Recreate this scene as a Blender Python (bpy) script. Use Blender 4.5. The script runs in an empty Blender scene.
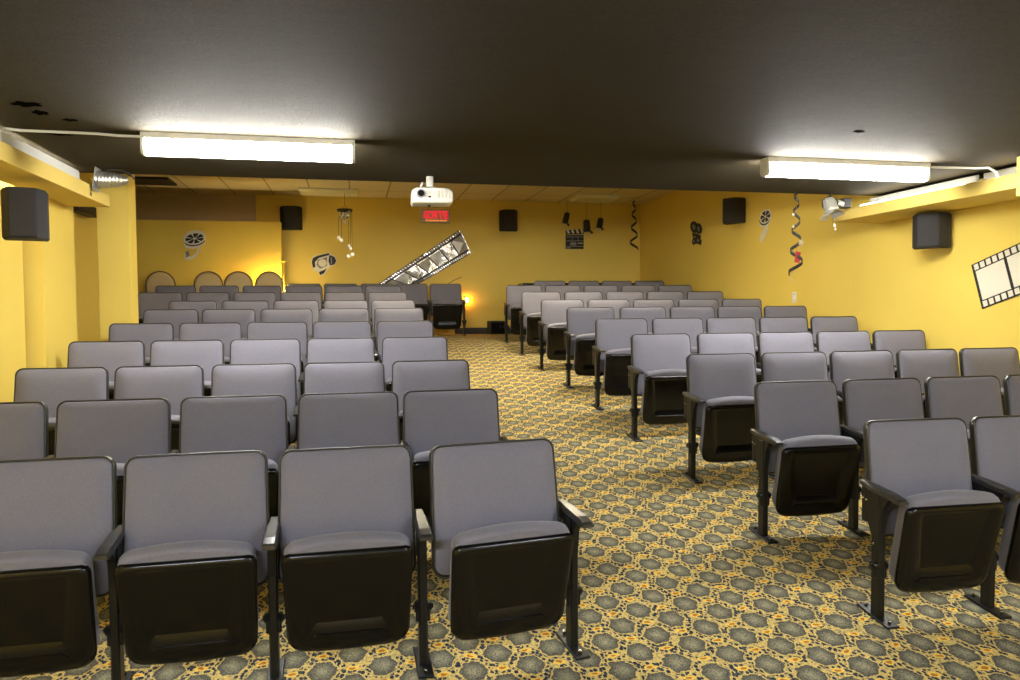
import bpy, bmesh, math, random
from mathutils import Vector, Matrix
random.seed(7)
S = bpy.context.scene
C = S.collection
PI = math.pi

# ------------------------------------------------------------------ camera, world, exposure
Z0 = 1.36                                   # eye height above the floor at the first row
FPX = 740.03
RT = Vector((0.977775, -0.209530, -0.007262))
DN = Vector((-0.015251, -0.036536, -0.999216))
FW = Vector((0.209101, 0.977119, -0.038919))
cam_data = bpy.data.cameras.new('camera')
cam_data.sensor_width = 36.0
cam_data.lens = FPX / 1020 * 36.0
cam_data.clip_start = 0.05
cam = bpy.data.objects.new('camera', cam_data)
C.objects.link(cam)
cam.matrix_world = Matrix(((RT.x, -DN.x, -FW.x, 0), (RT.y, -DN.y, -FW.y, 0), (RT.z, -DN.z, -FW.z, Z0), (0, 0, 0, 1)))
S.camera = cam

world = bpy.data.worlds.new('world')
S.world = world
world.use_nodes = True
world.node_tree.nodes['Background'].inputs[0].default_value = (0.9, 0.95, 1.0, 1)
world.node_tree.nodes['Background'].inputs[1].default_value = 0.03
S.view_settings.view_transform = 'Standard'
S.view_settings.look = 'None'
S.view_settings.exposure = 2.2
S.view_settings.gamma = 1.0
S.view_settings.use_curve_mapping = False
LAMP_STRENGTH = 27.0          # lit ceiling fixtures
COVE_STRENGTH = 9.0          # tubes in the side coves
FRONT_FILL_STRENGTH = 35.0  # added unseen fixtures at the screen end, behind the camera
REAR_FILL_STRENGTH = 16.5      # added unseen fixtures above the middle rows

def ray(x, y):
    return RT * ((x - 510) / FPX) + DN * ((y - 340) / FPX) + FW
def at(x, y, axis, v):
    """Point of the room seen at (x, y) on the plane axis = v (axis 0, 1 or 2)."""
    d = ray(x, y)
    w = v - (Z0 if axis == 2 else 0)
    p = d * (w / d[axis])
    return Vector((p.x, p.y, p.z + Z0))

# ------------------------------------------------------------------ materials
def srgb(r, g, b):
    f = lambda c: (c / 255) / 12.92 if c / 255 <= 0.04045 else (((c / 255) + 0.055) / 1.055) ** 2.4
    return (f(r), f(g), f(b), 1)

class NT:
    def __init__(s, name):
        s.m = bpy.data.materials.new(name); s.m.use_nodes = True
        s.t = s.m.node_tree; s.b = s.t.nodes['Principled BSDF']
    def n(s, typ, **kw):
        nd = s.t.nodes.new(typ)
        for k, v in kw.items(): setattr(nd, k, v)
        return nd
    def l(s, a, b): s.t.links.new(a, b)
    def setin(s, **kw):
        for k, v in kw.items():
            s.b.inputs[k.replace('_', ' ')].default_value = v
    def val(s, sock, v):
        if hasattr(v, 'is_output') or hasattr(v, 'node'): s.l(v, sock)
        else: sock.default_value = v
    def math(s, op, a, b=0.0, c=0.0, clamp=False):
        nd = s.n('ShaderNodeMath', operation=op, use_clamp=clamp)
        s.val(nd.inputs[0], a); s.val(nd.inputs[1], b)
        if len(nd.inputs) > 2: s.val(nd.inputs[2], c)
        return nd.outputs[0]
    def mix(s, f, a, b):
        nd = s.n('ShaderNodeMix', data_type='RGBA')
        s.val(nd.inputs[0], f); s.val(nd.inputs[6], a); s.val(nd.inputs[7], b)
        return nd.outputs[2]
    def coord(s, kind='Object'):
        return s.n('ShaderNodeTexCoord').outputs[kind]
    def noise(s, scale, detail=2.0, rough=0.5, vec=None, dist=0.0):
        nd = s.n('ShaderNodeTexNoise')
        nd.inputs['Scale'].default_value = scale; nd.inputs['Detail'].default_value = detail
        nd.inputs['Roughness'].default_value = rough; nd.inputs['Distortion'].default_value = dist
        s.l(vec if vec is not None else s.coord(), nd.inputs['Vector'])
        return nd.outputs['Fac']
    def ramp(s, f, stops):
        nd = s.n('ShaderNodeValToRGB')
        e = nd.color_ramp.elements
        while len(e) < len(stops): e.new(0.5)
        for i, (p, c) in enumerate(stops): e[i].position = p; e[i].color = c
        s.l(f, nd.inputs[0])
        return nd.outputs[0]
    def bump(s, h, strength=0.3, dist=0.01):
        nd = s.n('ShaderNodeBump')
        nd.inputs['Strength'].default_value = strength; nd.inputs['Distance'].default_value = dist
        s.l(h, nd.inputs['Height']); s.l(nd.outputs[0], s.b.inputs['Normal'])

def simple(name, col, rough=0.5, metal=0.0, vary=0.06, scale=40, bump=0.0, spec=0.5):
    t = NT(name)
    a = tuple(c * (1 - vary) for c in col[:3]) + (1,); b = tuple(min(1, c * (1 + vary)) for c in col[:3]) + (1,)
    nz = t.noise(scale, 3)
    t.l(t.mix(nz, a, b), t.b.inputs['Base Color'])
    t.setin(Roughness=rough, Metallic=metal)
    t.b.inputs['Specular IOR Level'].default_value = spec
    if bump: t.bump(nz, bump, 0.004)
    return t.m

def emis(name, col, strength, base=(0.9, 0.9, 0.9, 1)):
    t = NT(name)
    t.b.inputs['Base Color'].default_value = base
    t.b.inputs['Emission Color'].default_value = col
    t.b.inputs['Emission Strength'].default_value = strength
    t.setin(Roughness=0.5)
    return t.m

def fabric_mat():
    t = NT('seat_fabric')
    co = t.coord()
    n1 = t.noise(260, 4, 0.8, co); n2 = t.noise(9, 3, 0.5, co)
    oi = t.n('ShaderNodeObjectInfo').outputs['Random']
    base = t.mix(n1, (0.072, 0.070, 0.095, 1), (0.310, 0.302, 0.370, 1))
    wear = t.mix(t.math('MULTIPLY', n2, 0.30), base, (0.26, 0.245, 0.265, 1))
    dull = t.mix(t.math('MULTIPLY', oi, 0.20), wear, (0.15, 0.14, 0.155, 1))
    t.l(dull, t.b.inputs['Base Color'])
    t.setin(Roughness=0.92)
    t.b.inputs['Specular IOR Level'].default_value = 0.25
    t.b.inputs['Sheen Weight'].default_value = 0.25
    t.b.inputs['Sheen Roughness'].default_value = 0.5
    t.bump(n1, 0.35, 0.0015)
    return t.m

def wall_mat(name, col):
    t = NT(name)
    co = t.coord()
    n1 = t.noise(160, 4, 0.6, co); n2 = t.noise(1.3, 3, 0.5, co)
    c1 = t.mix(n2, tuple(c * 0.93 for c in col[:3]) + (1,), tuple(min(1, c * 1.05) for c in col[:3]) + (1,))
    t.l(c1, t.b.inputs['Base Color'])
    t.setin(Roughness=0.6)
    t.b.inputs['Specular IOR Level'].default_value = 0.3
    t.bump(n1, 0.12, 0.002)
    return t.m

def ceiling_mat():
    t = NT('dark_sprayed_ceiling')
    co = t.coord()
    n1 = t.noise(70, 6, 0.85, co); n2 = t.noise(6, 4, 0.6, co, 0.6); n3 = t.noise(1.2, 3, 0.5, co)
    mp = t.n('ShaderNodeMapping'); mp.inputs['Scale'].default_value = (0.7, 9, 1); t.l(co, mp.inputs[0])
    n4 = t.noise(3.0, 5, 0.65, mp.outputs[0])
    c = t.mix(n1, (0.002, 0.0017, 0.0012, 1), (0.088, 0.0735, 0.0470, 1))
    c = t.mix(t.math('MULTIPLY', n4, 0.55), c, (0.022, 0.0183, 0.0118, 1))
    t.l(c, t.b.inputs['Base Color'])
    t.setin(Roughness=0.82)
    t.b.inputs['Specular IOR Level'].default_value = 0.16
    t.b.inputs['Specular Tint'].default_value = (1.0, 0.80, 0.50, 1)
    h = t.math('ADD', t.math('MULTIPLY', n1, 0.7), t.math('ADD', t.math('MULTIPLY', n2, 0.7), t.math('MULTIPLY', n3, 1.5)))
    t.bump(h, 1.0, 0.014)
    return t.m

def tile_mat():
    t = NT('ceiling_tile')
    co = t.coord()
    br = t.n('ShaderNodeTexBrick', offset=0.0, squash=1.0)
    br.inputs['Scale'].default_value = 1.0
    br.inputs['Brick Width'].default_value = 0.61; br.inputs['Row Height'].default_value = 1.22
    br.inputs['Mortar Size'].default_value = 0.012; br.inputs['Mortar Smooth'].default_value = 0.1
    br.inputs['Color1'].default_value = (0.86, 0.75, 0.50, 1); br.inputs['Color2'].default_value = (0.82, 0.71, 0.47, 1)
    br.inputs['Mortar'].default_value = (0.34, 0.28, 0.16, 1)
    t.l(co, br.inputs['Vector'])
    sp = t.noise(90, 3, 0.6, co)
    t.l(t.mix(t.math('MULTIPLY', sp, 0.35), br.outputs['Color'], (0.50, 0.42, 0.26, 1)), t.b.inputs['Base Color'])
    t.setin(Roughness=0.9)
    t.bump(t.math('SUBTRACT', 1.0, br.outputs['Fac']), 0.5, 0.01)
    return t.m

def carpet_mat():
    """Grey oval medallions in a cream leafy lattice, orange flowers at the knots."""
    t = NT('patterned_carpet')
    co = t.coord()
    wob = t.n('ShaderNodeTexNoise'); wob.inputs['Scale'].default_value = 34; wob.inputs['Detail'].default_value = 2
    t.l(co, wob.inputs['Vector'])
    sep = t.n('ShaderNodeSeparateXYZ'); t.l(co, sep.inputs[0])
    sw = t.n('ShaderNodeSeparateColor'); t.l(wob.outputs['Color'], sw.inputs[0])
    A, B = 0.2325, 0.207
    x = t.math('ADD', sep.outputs[0], t.math('MULTIPLY', t.math('SUBTRACT', sw.outputs[0], 0.5), 0.030))
    y = t.math('ADD', sep.outputs[1], t.math('MULTIPLY', t.math('SUBTRACT', sw.outputs[1], 0.5), 0.030))
    u = t.math('DIVIDE', t.math('SUBTRACT', x, 1.031), A)
    v = t.math('DIVIDE', t.math('SUBTRACT', y, 2.935), B)
    def cell(uu, vv):                       # signed offset from the nearest lattice point
        a = t.math('SUBTRACT', t.math('FRACT', t.math('ADD', uu, 100.5)), 0.5)
        b = t.math('SUBTRACT', t.math('FRACT', t.math('ADD', vv, 100.5)), 0.5)
        return t.math('ABSOLUTE', a), t.math('ABSOLUTE', b)
    def hexd(a, b):                         # medallion metric: flattened hexagon
        m1 = t.math('MULTIPLY', b, 1.96)
        m2 = t.math('ADD', t.math('MULTIPLY', a, 2.2), t.math('MULTIPLY', b, 1.0))
        return t.math('MAXIMUM', m1, m2)
    a1, b1 = cell(u, v); a2, b2 = cell(t.math('ADD', u, 0.5), t.math('ADD', v, 0.5))
    d = t.math('MINIMUM', hexd(a1, b1), hexd(a2, b2))
    # knots sit half a cell above each medallion
    ko = [cell(u, t.math('ADD', v, 0.5)), cell(t.math('ADD', u, 0.5), v)]
    kd = None
    for a, b in ko:
        q = t.math('SQRT', t.math('ADD', t.math('POWER', t.math('MULTIPLY', a, A * 0.72), 2), t.math('POWER', t.math('MULTIPLY', b, B * 1.15), 2)))
        kd = q if kd is None else t.math('MINIMUM', kd, q)
    fine = t.noise(170, 4, 0.8, co); leaf = t.noise(70, 2, 0.6, co, 0.8)
    fc = t.math('MULTIPLY', t.math('SUBTRACT', fine, 0.36), 3.4, clamp=True)
    mp = t.n('ShaderNodeMapping'); mp.inputs['Scale'].default_value = (1.0, 0.72, 1.0); mp.inputs['Rotation'].default_value = (0, 0, 0.5); t.l(co, mp.inputs[0])
    vo = t.n('ShaderNodeTexVoronoi', feature='F1'); vo.inputs['Scale'].default_value = 56; vo.inputs['Randomness'].default_value = 0.65; t.l(mp.outputs[0], vo.inputs['Vector'])
    dj = t.math('ADD', d, t.math('MULTIPLY', t.math('SUBTRACT', leaf, 0.5), 0.16))
    cen = t.math('SUBTRACT', 1.0, t.math('DIVIDE', d, 0.50), clamp=True)       # medallions woven paler in the middle
    lo = t.mix(cen, (0.022, 0.025, 0.027, 1), (0.105, 0.100, 0.070, 1))
    hi = t.mix(cen, (0.220, 0.205, 0.150, 1), (0.600, 0.560, 0.360, 1))
    med = t.mix(fc, lo, hi)
    cream = t.mix(fc, (0.40, 0.28, 0.065, 1), (0.95, 0.74, 0.28, 1))
    dots = t.math('LESS_THAN', vo.outputs['Distance'], 0.47)
    band = t.mix(dots, cream, (0.022, 0.032, 0.055, 1))
    band = t.mix(t.math('MULTIPLY', t.math('GREATER_THAN', leaf, 0.56), 0.55), band, (0.16, 0.17, 0.14, 1))
    c = t.mix(t.math('GREATER_THAN', dj, 0.655), cream, band)
    c = t.mix(t.math('LESS_THAN', dj, 0.585), c, med)
    fl = t.math('LESS_THAN', t.math('ADD', kd, t.math('MULTIPLY', t.math('SUBTRACT', leaf, 0.5), 0.010)), 0.0095)
    fl2 = t.math('LESS_THAN', t.math('ADD', kd, t.math('MULTIPLY', t.math('SUBTRACT', leaf, 0.5), 0.020)), 0.0190)
    c = t.mix(t.math('MULTIPLY', fl2, 0.9), c, (0.90, 0.60, 0.12, 1))
    c = t.mix(fl, c, (0.48, 0.19, 0.02, 1))
    t.l(c, t.b.inputs['Base Color'])
    t.setin(Roughness=0.97)
    t.b.inputs['Specular IOR Level'].default_value = 0.1
    t.bump(fine, 0.5, 0.003)
    return t.m

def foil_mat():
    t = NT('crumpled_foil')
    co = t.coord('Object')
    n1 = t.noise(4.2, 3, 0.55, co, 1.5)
    t.l(t.ramp(n1, [(0.0, (0.16, 0.15, 0.13, 1)), (0.42, (0.30, 0.29, 0.26, 1)), (0.50, (0.92, 0.91, 0.88, 1)), (1.0, (0.95, 0.94, 0.9, 1))]), t.b.inputs['Base Color'])  # bright and dark reflections painted into the foil colour
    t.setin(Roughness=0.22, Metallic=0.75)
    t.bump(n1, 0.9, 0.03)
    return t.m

M = {}
M['fabric'] = fabric_mat()
M['plastic'] = simple('black_gloss_plastic', (0.005, 0.0045, 0.004), 0.20, 0, 0.2, 60, 0.04, 0.38)
M['rim'] = simple('black_rim_plastic', (0.028, 0.026, 0.019), 0.33, 0, 0.2, 60, 0.05, 0.6)
M['metal'] = simple('black_painted_steel', (0.009, 0.009, 0.008), 0.34, 0.0, 0.2, 80, 0.06, 0.35)
M['arm'] = simple('black_armrest_plastic', (0.03, 0.028, 0.024), 0.30, 0, 0.2, 50, 0.08, 0.7)
M['chrome'] = simple('bright_steel', (0.75, 0.73, 0.68), 0.22, 1.0, 0.05)
M['wall'] = wall_mat('yellow_paint', (0.86, 0.645, 0.13))
M['beam'] = wall_mat('ochre_paint', (0.78, 0.58, 0.15))
M['partition'] = wall_mat('yellow_partition_paint', (0.87, 0.64, 0.10))
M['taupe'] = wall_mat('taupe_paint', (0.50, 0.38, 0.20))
M['ceiling'] = ceiling_mat()
M['tile'] = tile_mat()
M['carpet'] = carpet_mat()
M['base'] = simple('black_rubber_base', (0.03, 0.025, 0.02), 0.5)
M['white'] = simple('white_enamel', (0.80, 0.79, 0.74), 0.4, 0, 0.03)
M['offwhite'] = simple('cream_plastic', (0.72, 0.69, 0.56), 0.4, 0, 0.03)
M['paper'] = simple('white_card', (0.80, 0.76, 0.62), 0.6, 0, 0.04)
M['black'] = simple('black_card', (0.016, 0.015, 0.014), 0.5, 0, 0.1)
M['grey'] = simple('grey_card', (0.25, 0.24, 0.22), 0.5, 0, 0.1)
M['speaker'] = simple('black_speaker_cloth', (0.030, 0.028, 0.028), 0.8, 0, 0.35, 300, 0.3, 0.3)
M['silver'] = simple('brushed_silver', (0.60, 0.58, 0.52), 0.32, 0.9, 0.15, 20)
M['channel'] = simple('strip_light_channel', (0.16, 0.16, 0.14), 0.5, 0, 0.03)
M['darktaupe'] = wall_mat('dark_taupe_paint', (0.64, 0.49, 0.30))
M['spotgrey'] = simple('grey_enamel', (0.36, 0.35, 0.30), 0.35, 0.3, 0.1)
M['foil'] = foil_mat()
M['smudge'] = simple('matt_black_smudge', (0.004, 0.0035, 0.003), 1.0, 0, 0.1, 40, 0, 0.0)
M['foil_glint'] = simple('painted_foil_glint', (0.93, 0.91, 0.85), 0.45, 0.15, 0.10, 5)  # painted highlight of the foil strip
M['foil_dark_reflection'] = simple('painted_dark_reflection', (0.22, 0.20, 0.15), 0.3, 0.5, 0.7, 9)  # darker reflections of the foil strip, painted as a colour
M['red'] = simple('red_card', (0.22, 0.006, 0.008), 0.5)
M['tan'] = simple('tan_upholstery', (0.70, 0.54, 0.26), 0.85, 0, 0.12, 120, 0.2)
M['brownmetal'] = simple('bronze_tube', (0.16, 0.12, 0.06), 0.3, 0.6, 0.1)
M['glass'] = simple('dark_lens', (0.01, 0.01, 0.015), 0.08, 0, 0.1, 40, 0, 0.9)
M['screen'] = simple('matte_projection_screen', (0.85, 0.85, 0.86), 0.8)
M['lamp'] = emis('lit_diffuser', (1.0, 0.985, 0.93, 1), LAMP_STRENGTH)
M['tube'] = emis('lit_tube', (1.0, 0.985, 0.92, 1), COVE_STRENGTH)
M['front_fill'] = emis('front_fill_diffuser', (0.86, 0.92, 1.0, 1), FRONT_FILL_STRENGTH)
M['rear_fill'] = emis('rear_fill_diffuser', (1.0, 0.88, 0.62, 1), REAR_FILL_STRENGTH)
M['bulb'] = emis('warm_bulb', (1.0, 0.42, 0.05, 1), 22)
M['glowbulb'] = emis('warm_glow_bulb', (1.0, 0.80, 0.38, 1), 55)
M['signface'] = emis('exit_sign_face', (0.9, 0.75, 0.5, 1), 0.01, (0.30, 0.27, 0.15, 1))
M['sortie'] = emis('lit_red_letters', (1.0, 0.004, 0.03, 1), 0.30, (0.25, 0.0, 0.003, 1))
M['sortie2'] = emis('letter_glare', (1.0, 0.25, 0.03, 1), 0.3, (0.6, 0.2, 0.05, 1))
M['dimlamp'] = simple('unlit_prismatic_diffuser', (0.88, 0.84, 0.62), 0.3, 0, 0.08, 60, 0.2)

# ------------------------------------------------------------------ mesh builder
class MB:
    def __init__(s): s.bm = bmesh.new()
    def box(s, c, d, mat=0, bev=0.0, rot=None, seg=1):
        vs = bmesh.ops.create_cube(s.bm, size=1.0)['verts']
        for v in vs: v.co = Vector((v.co.x * d[0], v.co.y * d[1], v.co.z * d[2]))
        fs = list({f for v in vs for f in v.link_faces})
        for f in fs: f.material_index = mat
        if bev:
            r = bmesh.ops.bevel(s.bm, geom=list({e for v in vs for e in v.link_edges}), offset=bev, segments=seg, profile=0.7, affect='EDGES')
            fs2 = set(r['faces']) | {f for f in fs if f.is_valid}
            vs = list({v for f in fs2 for v in f.verts})
            for f in fs2: f.material_index = mat
        mtx = Matrix.Translation(Vector(c)) @ (rot.to_4x4() if rot is not None else Matrix.Identity(4))
        for v in vs: v.co = mtx @ v.co
        return vs
    def cyl(s, p0, p1, r0, r1=None, n=16, mat=0, cap=True):
        p0 = Vector(p0); p1 = Vector(p1); r1 = r0 if r1 is None else r1
        q = (p1 - p0).to_track_quat('Z', 'Y')
        a = []; b = []
        for i in range(n):
            t = 2 * PI * i / n; o = Vector((math.cos(t), math.sin(t), 0))
            a.append(s.bm.verts.new(p0 + q @ (o * r0))); b.append(s.bm.verts.new(p1 + q @ (o * r1)))
        for i in range(n):
            f = s.bm.faces.new((a[i], a[(i + 1) % n], b[(i + 1) % n], b[i])); f.material_index = mat; f.smooth = True
        if cap:
            for f in (s.bm.faces.new(a[::-1]), s.bm.faces.new(b)): f.material_index = mat
    def tube(s, pts, r, n=8, mat=0):
        pts = [Vector(p) for p in pts]; rings = []
        up = Vector((0.13, 0.21, 0.97)).normalized()
        for i, p in enumerate(pts):
            d = (pts[min(i + 1, len(pts) - 1)] - pts[max(i - 1, 0)]).normalized()
            x = d.cross(up)
            if x.length < 1e-3: x = d.cross(Vector((1, 0, 0)))
            x.normalize(); y = d.cross(x)
            rings.append([s.bm.verts.new(p + (x * math.cos(2 * PI * k / n) + y * math.sin(2 * PI * k / n)) * r) for k in range(n)])
        for A, B in zip(rings, rings[1:]):
            for k in range(n):
                f = s.bm.faces.new((A[k], A[(k + 1) % n], B[(k + 1) % n], B[k])); f.material_index = mat; f.smooth = True
        for f in (s.bm.faces.new(rings[0]), s.bm.faces.new(rings[-1][::-1])): f.material_index = mat
    def rings(s, rs, mats=0, cap0=True, cap1=True, smooth=True):
        """Loft closed rings of equal count; mats: one index or one per band (caps take first/last)."""
        V = [[s.bm.verts.new(Vector(p)) for p in r] for r in rs]
        n = len(V[0])
        for j, (A, B) in enumerate(zip(V, V[1:])):
            m = mats if isinstance(mats, int) else mats[j]
            for k in range(n):
                f = s.bm.faces.new((A[k], A[(k + 1) % n], B[(k + 1) % n], B[k])); f.material_index = m; f.smooth = smooth
        m0 = mats if isinstance(mats, int) else mats[0]; m1 = mats if isinstance(mats, int) else mats[-1]
        if cap0: f = s.bm.faces.new(V[0][::-1]); f.material_index = m0
        if cap1: f = s.bm.faces.new(V[-1]); f.material_index = m1
    def prism(s, pts, off, mat=0):
        """Flat polygon (3-D points) pushed along off."""
        off = Vector(off); P = [Vector(p) for p in pts]
        a = [s.bm.verts.new(p) for p in P]; b = [s.bm.verts.new(p + off) for p in P]
        n = len(P); fs = [s.bm.faces.new(a), s.bm.faces.new(b[::-1])]
        for k in range(n): fs.append(s.bm.faces.new((a[k], b[k], b[(k + 1) % n], a[(k + 1) % n])))
        for f in fs: f.material_index = mat
    def build(s, name, mats, parent=None, loc=None, auto=True):
        bmesh.ops.recalc_face_normals(s.bm, faces=s.bm.faces)
        me = bpy.data.meshes.new(name); s.bm.to_mesh(me); s.bm.free()
        for m in (mats if isinstance(mats, (list, tuple)) else [mats]): me.materials.append(M[m])
        o = bpy.data.objects.new(name, me); C.objects.link(o)
        if parent is not None: o.parent = parent
        if loc is not None: o.location = loc
        return o

def tag(o, label=None, cat=None, group=None, kind=None):
    if label: o['label'] = label
    if cat: o['category'] = cat
    if group: o['group'] = group
    if kind: o['kind'] = kind
    return o
def empty(name, loc=(0, 0, 0), rz=0.0):
    o = bpy.data.objects.new(name, None); C.objects.link(o)
    o.location = loc; o.rotation_euler = (0, 0, rz); o.empty_display_size = 0.1
    return o
def copy_tree(o, parent=None):
    c = o.copy(); C.objects.link(c)
    if parent is not None: c.parent = parent
    for ch in list(o.children): copy_tree(ch, c)
    return c
def structure(o, label=None, cat=None):
    o['kind'] = 'structure'
    if label: o['label'] = label
    if cat: o['category'] = cat
    return o

# ------------------------------------------------------------------ room shell
# seats: centres on the floor plan, row angle, floor height; first seat of each row is on the aisle
ROWS = {
    ('L', 1): ([(0.55, 2.89), (-0.04, 2.912), (-0.609, 2.933), (-1.172, 2.954)], -0.0372, -0.045),
    ('L', 2): ([(0.527, 3.897), (-0.021, 3.901), (-0.601, 3.905), (-1.174, 3.909), (-1.74, 3.912)], -0.0066, 0.073),
    ('L', 3): ([(0.521, 4.893), (-0.052, 4.901), (-0.624, 4.909), (-1.198, 4.918), (-1.76, 4.926)], -0.0145, 0.172),
    ('L', 4): ([(0.495, 5.864), (-0.086, 5.874), (-0.657, 5.884), (-1.227, 5.893), (-1.793, 5.903)], -0.0172, 0.3),
    ('L', 5): ([(0.488, 6.843), (-0.085, 6.852), (-0.658, 6.861), (-1.229, 6.87), (-1.799, 6.879)], -0.0159, 0.42),
    ('L', 6): ([(0.498, 7.917), (-0.079, 7.928), (-0.663, 7.938), (-1.237, 7.948), (-1.796, 7.958)], -0.0176, 0.545),
    ('L', 7): ([(0.503, 9.017), (-0.063, 9.016), (-0.638, 9.014), (-1.214, 9.012), (-1.787, 9.011)], 0.0029, 0.649),
    ('L', 8): ([(0.486, 10.058), (-0.08, 10.051), (-0.647, 10.044), (-1.229, 10.037), (-1.802, 10.03), (-2.373, 10.023)], 0.012, 0.773),
    ('L', 9): ([(0.468, 11.02), (-0.096, 11.012), (-0.667, 11.004), (-1.244, 10.996), (-1.82, 10.988), (-2.392, 10.98)], 0.0141, 0.893),
    ('L', 10): ([(1.53, 12.087), (0.969, 12.083), (0.416, 12.079), (-0.161, 12.076), (-0.73, 12.072)], 0.0065, 0.963),
    ('R', 1): ([(2.57, 2.826), (3.129, 2.804)], -0.0383, -0.015),
    ('R', 2): ([(2.549, 3.741), (3.125, 3.738), (3.694, 3.735), (4.268, 3.732)], -0.005, 0.08),
    ('R', 3): ([(2.578, 4.695), (3.159, 4.698), (3.721, 4.7), (4.292, 4.702), (4.855, 4.704)], 0.0036, 0.19),
    ('R', 4): ([(2.533, 5.643), (3.126, 5.643), (3.694, 5.644), (4.261, 5.645), (4.83, 5.646)], 0.0015, 0.291),
    ('R', 5): ([(2.535, 6.571), (3.112, 6.569), (3.679, 6.566), (4.252, 6.564), (4.824, 6.561)], -0.0045, 0.411),
    ('R', 6): ([(2.493, 7.378), (3.082, 7.375), (3.657, 7.372), (4.219, 7.37), (4.785, 7.367)], -0.0048, 0.525),
    ('R', 7): ([(2.457, 8.34), (3.029, 8.323), (3.601, 8.306), (4.179, 8.288), (4.752, 8.271)], -0.0299, 0.621),
    ('R', 8): ([(2.446, 9.301), (3.02, 9.282), (3.593, 9.263), (4.165, 9.244), (4.74, 9.224)], -0.0334, 0.74),
    ('R', 9): ([(2.437, 10.237), (3.009, 10.221), (3.585, 10.205), (4.158, 10.19), (4.736, 10.174)], -0.0275, 0.86),
    ('R', 10): ([(3.033, 11.052), (3.584, 11.045), (4.133, 11.038), (4.678, 11.031)], -0.0128, 0.975),
}

PL = [(2.922, -0.045), (3.905, 0.073), (4.909, 0.172), (5.884, 0.3), (6.861, 0.42), (7.938, 0.545), (9.014, 0.649), (10.041, 0.773), (11.0, 0.893), (11.5, 0.958), (12.079, 0.963), (15, 0.963)]
PR = [(2.815, -0.015), (3.736, 0.08), (4.7, 0.195), (5.644, 0.320), (6.566, 0.453), (7.372, 0.575), (8.306, 0.677), (9.263, 0.799), (10.205, 0.919), (11.041, 0.958), (15, 0.963)]
def lerp_prof(P, y):
    if y < P[0][0]:
        return max(P[0][1] + (y - P[0][0]) * 0.118, P[0][1] - 0.10)
    for (a, b), (c, d) in zip(P, P[1:]):
        if y <= c: return b + (d - b) * (y - a) / (c - a)
    return P[-1][1]
def floor_z(x, y):
    t = min(1.0, max(0.0, (x - 1.1) / 0.95))
    a, b = lerp_prof(PL, y), lerp_prof(PR, y)
    return a + (b - a) * t

CZ = Z0 + 1.08          # dark ceiling
CE = 6.25               # its far edge
RZ = Z0 + 1.95          # tiled rear ceiling
BY = 12.90              # back wall
XL, XR, XRR = -2.17, 5.175, 5.225

def add_floor():
    bm = bmesh.new()
    xs = sorted(set([-5 + 0.5 * i for i in range(24)] + [1.1, 1.3, 1.7, 1.9, 2.05]))
    ys = sorted(set([-2.6 + 0.25 * i for i in range(70)] + [p[0] for p in PL] + [p[0] for p in PR]))
    G = [[bm.verts.new((x, y, floor_z(x, y))) for x in xs] for y in ys]
    for A, B in zip(G, G[1:]):
        for i in range(len(xs) - 1):
            f = bm.faces.new((A[i], A[i + 1], B[i + 1], B[i])); f.smooth = True
    me = bpy.data.meshes.new('floor'); bm.to_mesh(me); bm.free()
    me.materials.append(M['carpet'])
    o = bpy.data.objects.new('floor', me); C.objects.link(o)
    return structure(o, 'sloping floor with yellow and grey medallion carpet', 'floor')
add_floor()

def wall(name, x0, x1, y0, y1, z0, z1, mat='wall', label=None):
    m = MB(); m.box(((x0 + x1) / 2, (y0 + y1) / 2, (z0 + z1) / 2), (x1 - x0, y1 - y0, z1 - z0))
    return structure(m.build(name, mat), label, 'wall')
# dark ceiling over the front of the room, its back edge stepping up to the tiled rear ceiling
m = MB(); m.box(((XL + XRR) / 2, (CE - 2.6) / 2, CZ + 0.06), (XRR - XL + 1.4, CE + 2.6, 0.12))
m.box(((XL + XRR) / 2, CE - 0.06, (CZ + RZ) / 2 + 0.1), (XRR - XL + 3.6, 0.12, RZ - CZ))
structure(m.build('ceiling', 'ceiling'), 'low dark textured ceiling over the front rows', 'ceiling')
m = MB(); m.box((0.8, (CE + 14.2) / 2, RZ + 0.04), (10.6, 14.2 - CE, 0.08))
structure(m.build('ceiling', 'tile'), 'tan tiled ceiling over the rear of the room', 'ceiling')
# side walls
wall('wall_right', XR, XR + 0.2, -2.6, 6.90, -0.6, CZ + 0.1, label='yellow right wall beside the front rows')
wall('wall_right', XRR, XRR + 0.2, 6.85, 13.1, 0.2, RZ + 0.1, label='yellow right wall beside the rear rows')
m = MB()                                  # near left wall, with a shallow pilaster step
m.box((XL - 0.19, 1.62, 1.0), (0.2, 8.44, 3.1)); m.box((XL - 0.10, 6.265, 1.0), (0.2, 0.63, 3.1))
structure(m.build('wall_left', 'wall'), 'yellow left wall beside the front rows with a shallow pilaster', 'wall')
wall('wall_left', -2.95, -2.75, 6.40, 10.3, 0.1, RZ + 0.1, 'wall', 'dim recessed left wall beyond the gap')
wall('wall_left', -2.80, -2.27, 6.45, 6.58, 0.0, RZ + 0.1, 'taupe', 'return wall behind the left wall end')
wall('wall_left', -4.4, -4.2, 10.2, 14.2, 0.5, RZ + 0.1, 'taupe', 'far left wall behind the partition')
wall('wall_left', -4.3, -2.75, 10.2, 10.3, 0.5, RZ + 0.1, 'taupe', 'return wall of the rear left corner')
# pillar
m = MB(); m.box(((-2.222 - 1.945) / 2, 7.40, 1.9), (0.277, 0.20, 3.4), bev=0.006)
structure(m.build('wall_pillar', 'wall'), 'square yellow pillar between the left wall and the rear room', 'wall')
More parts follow.
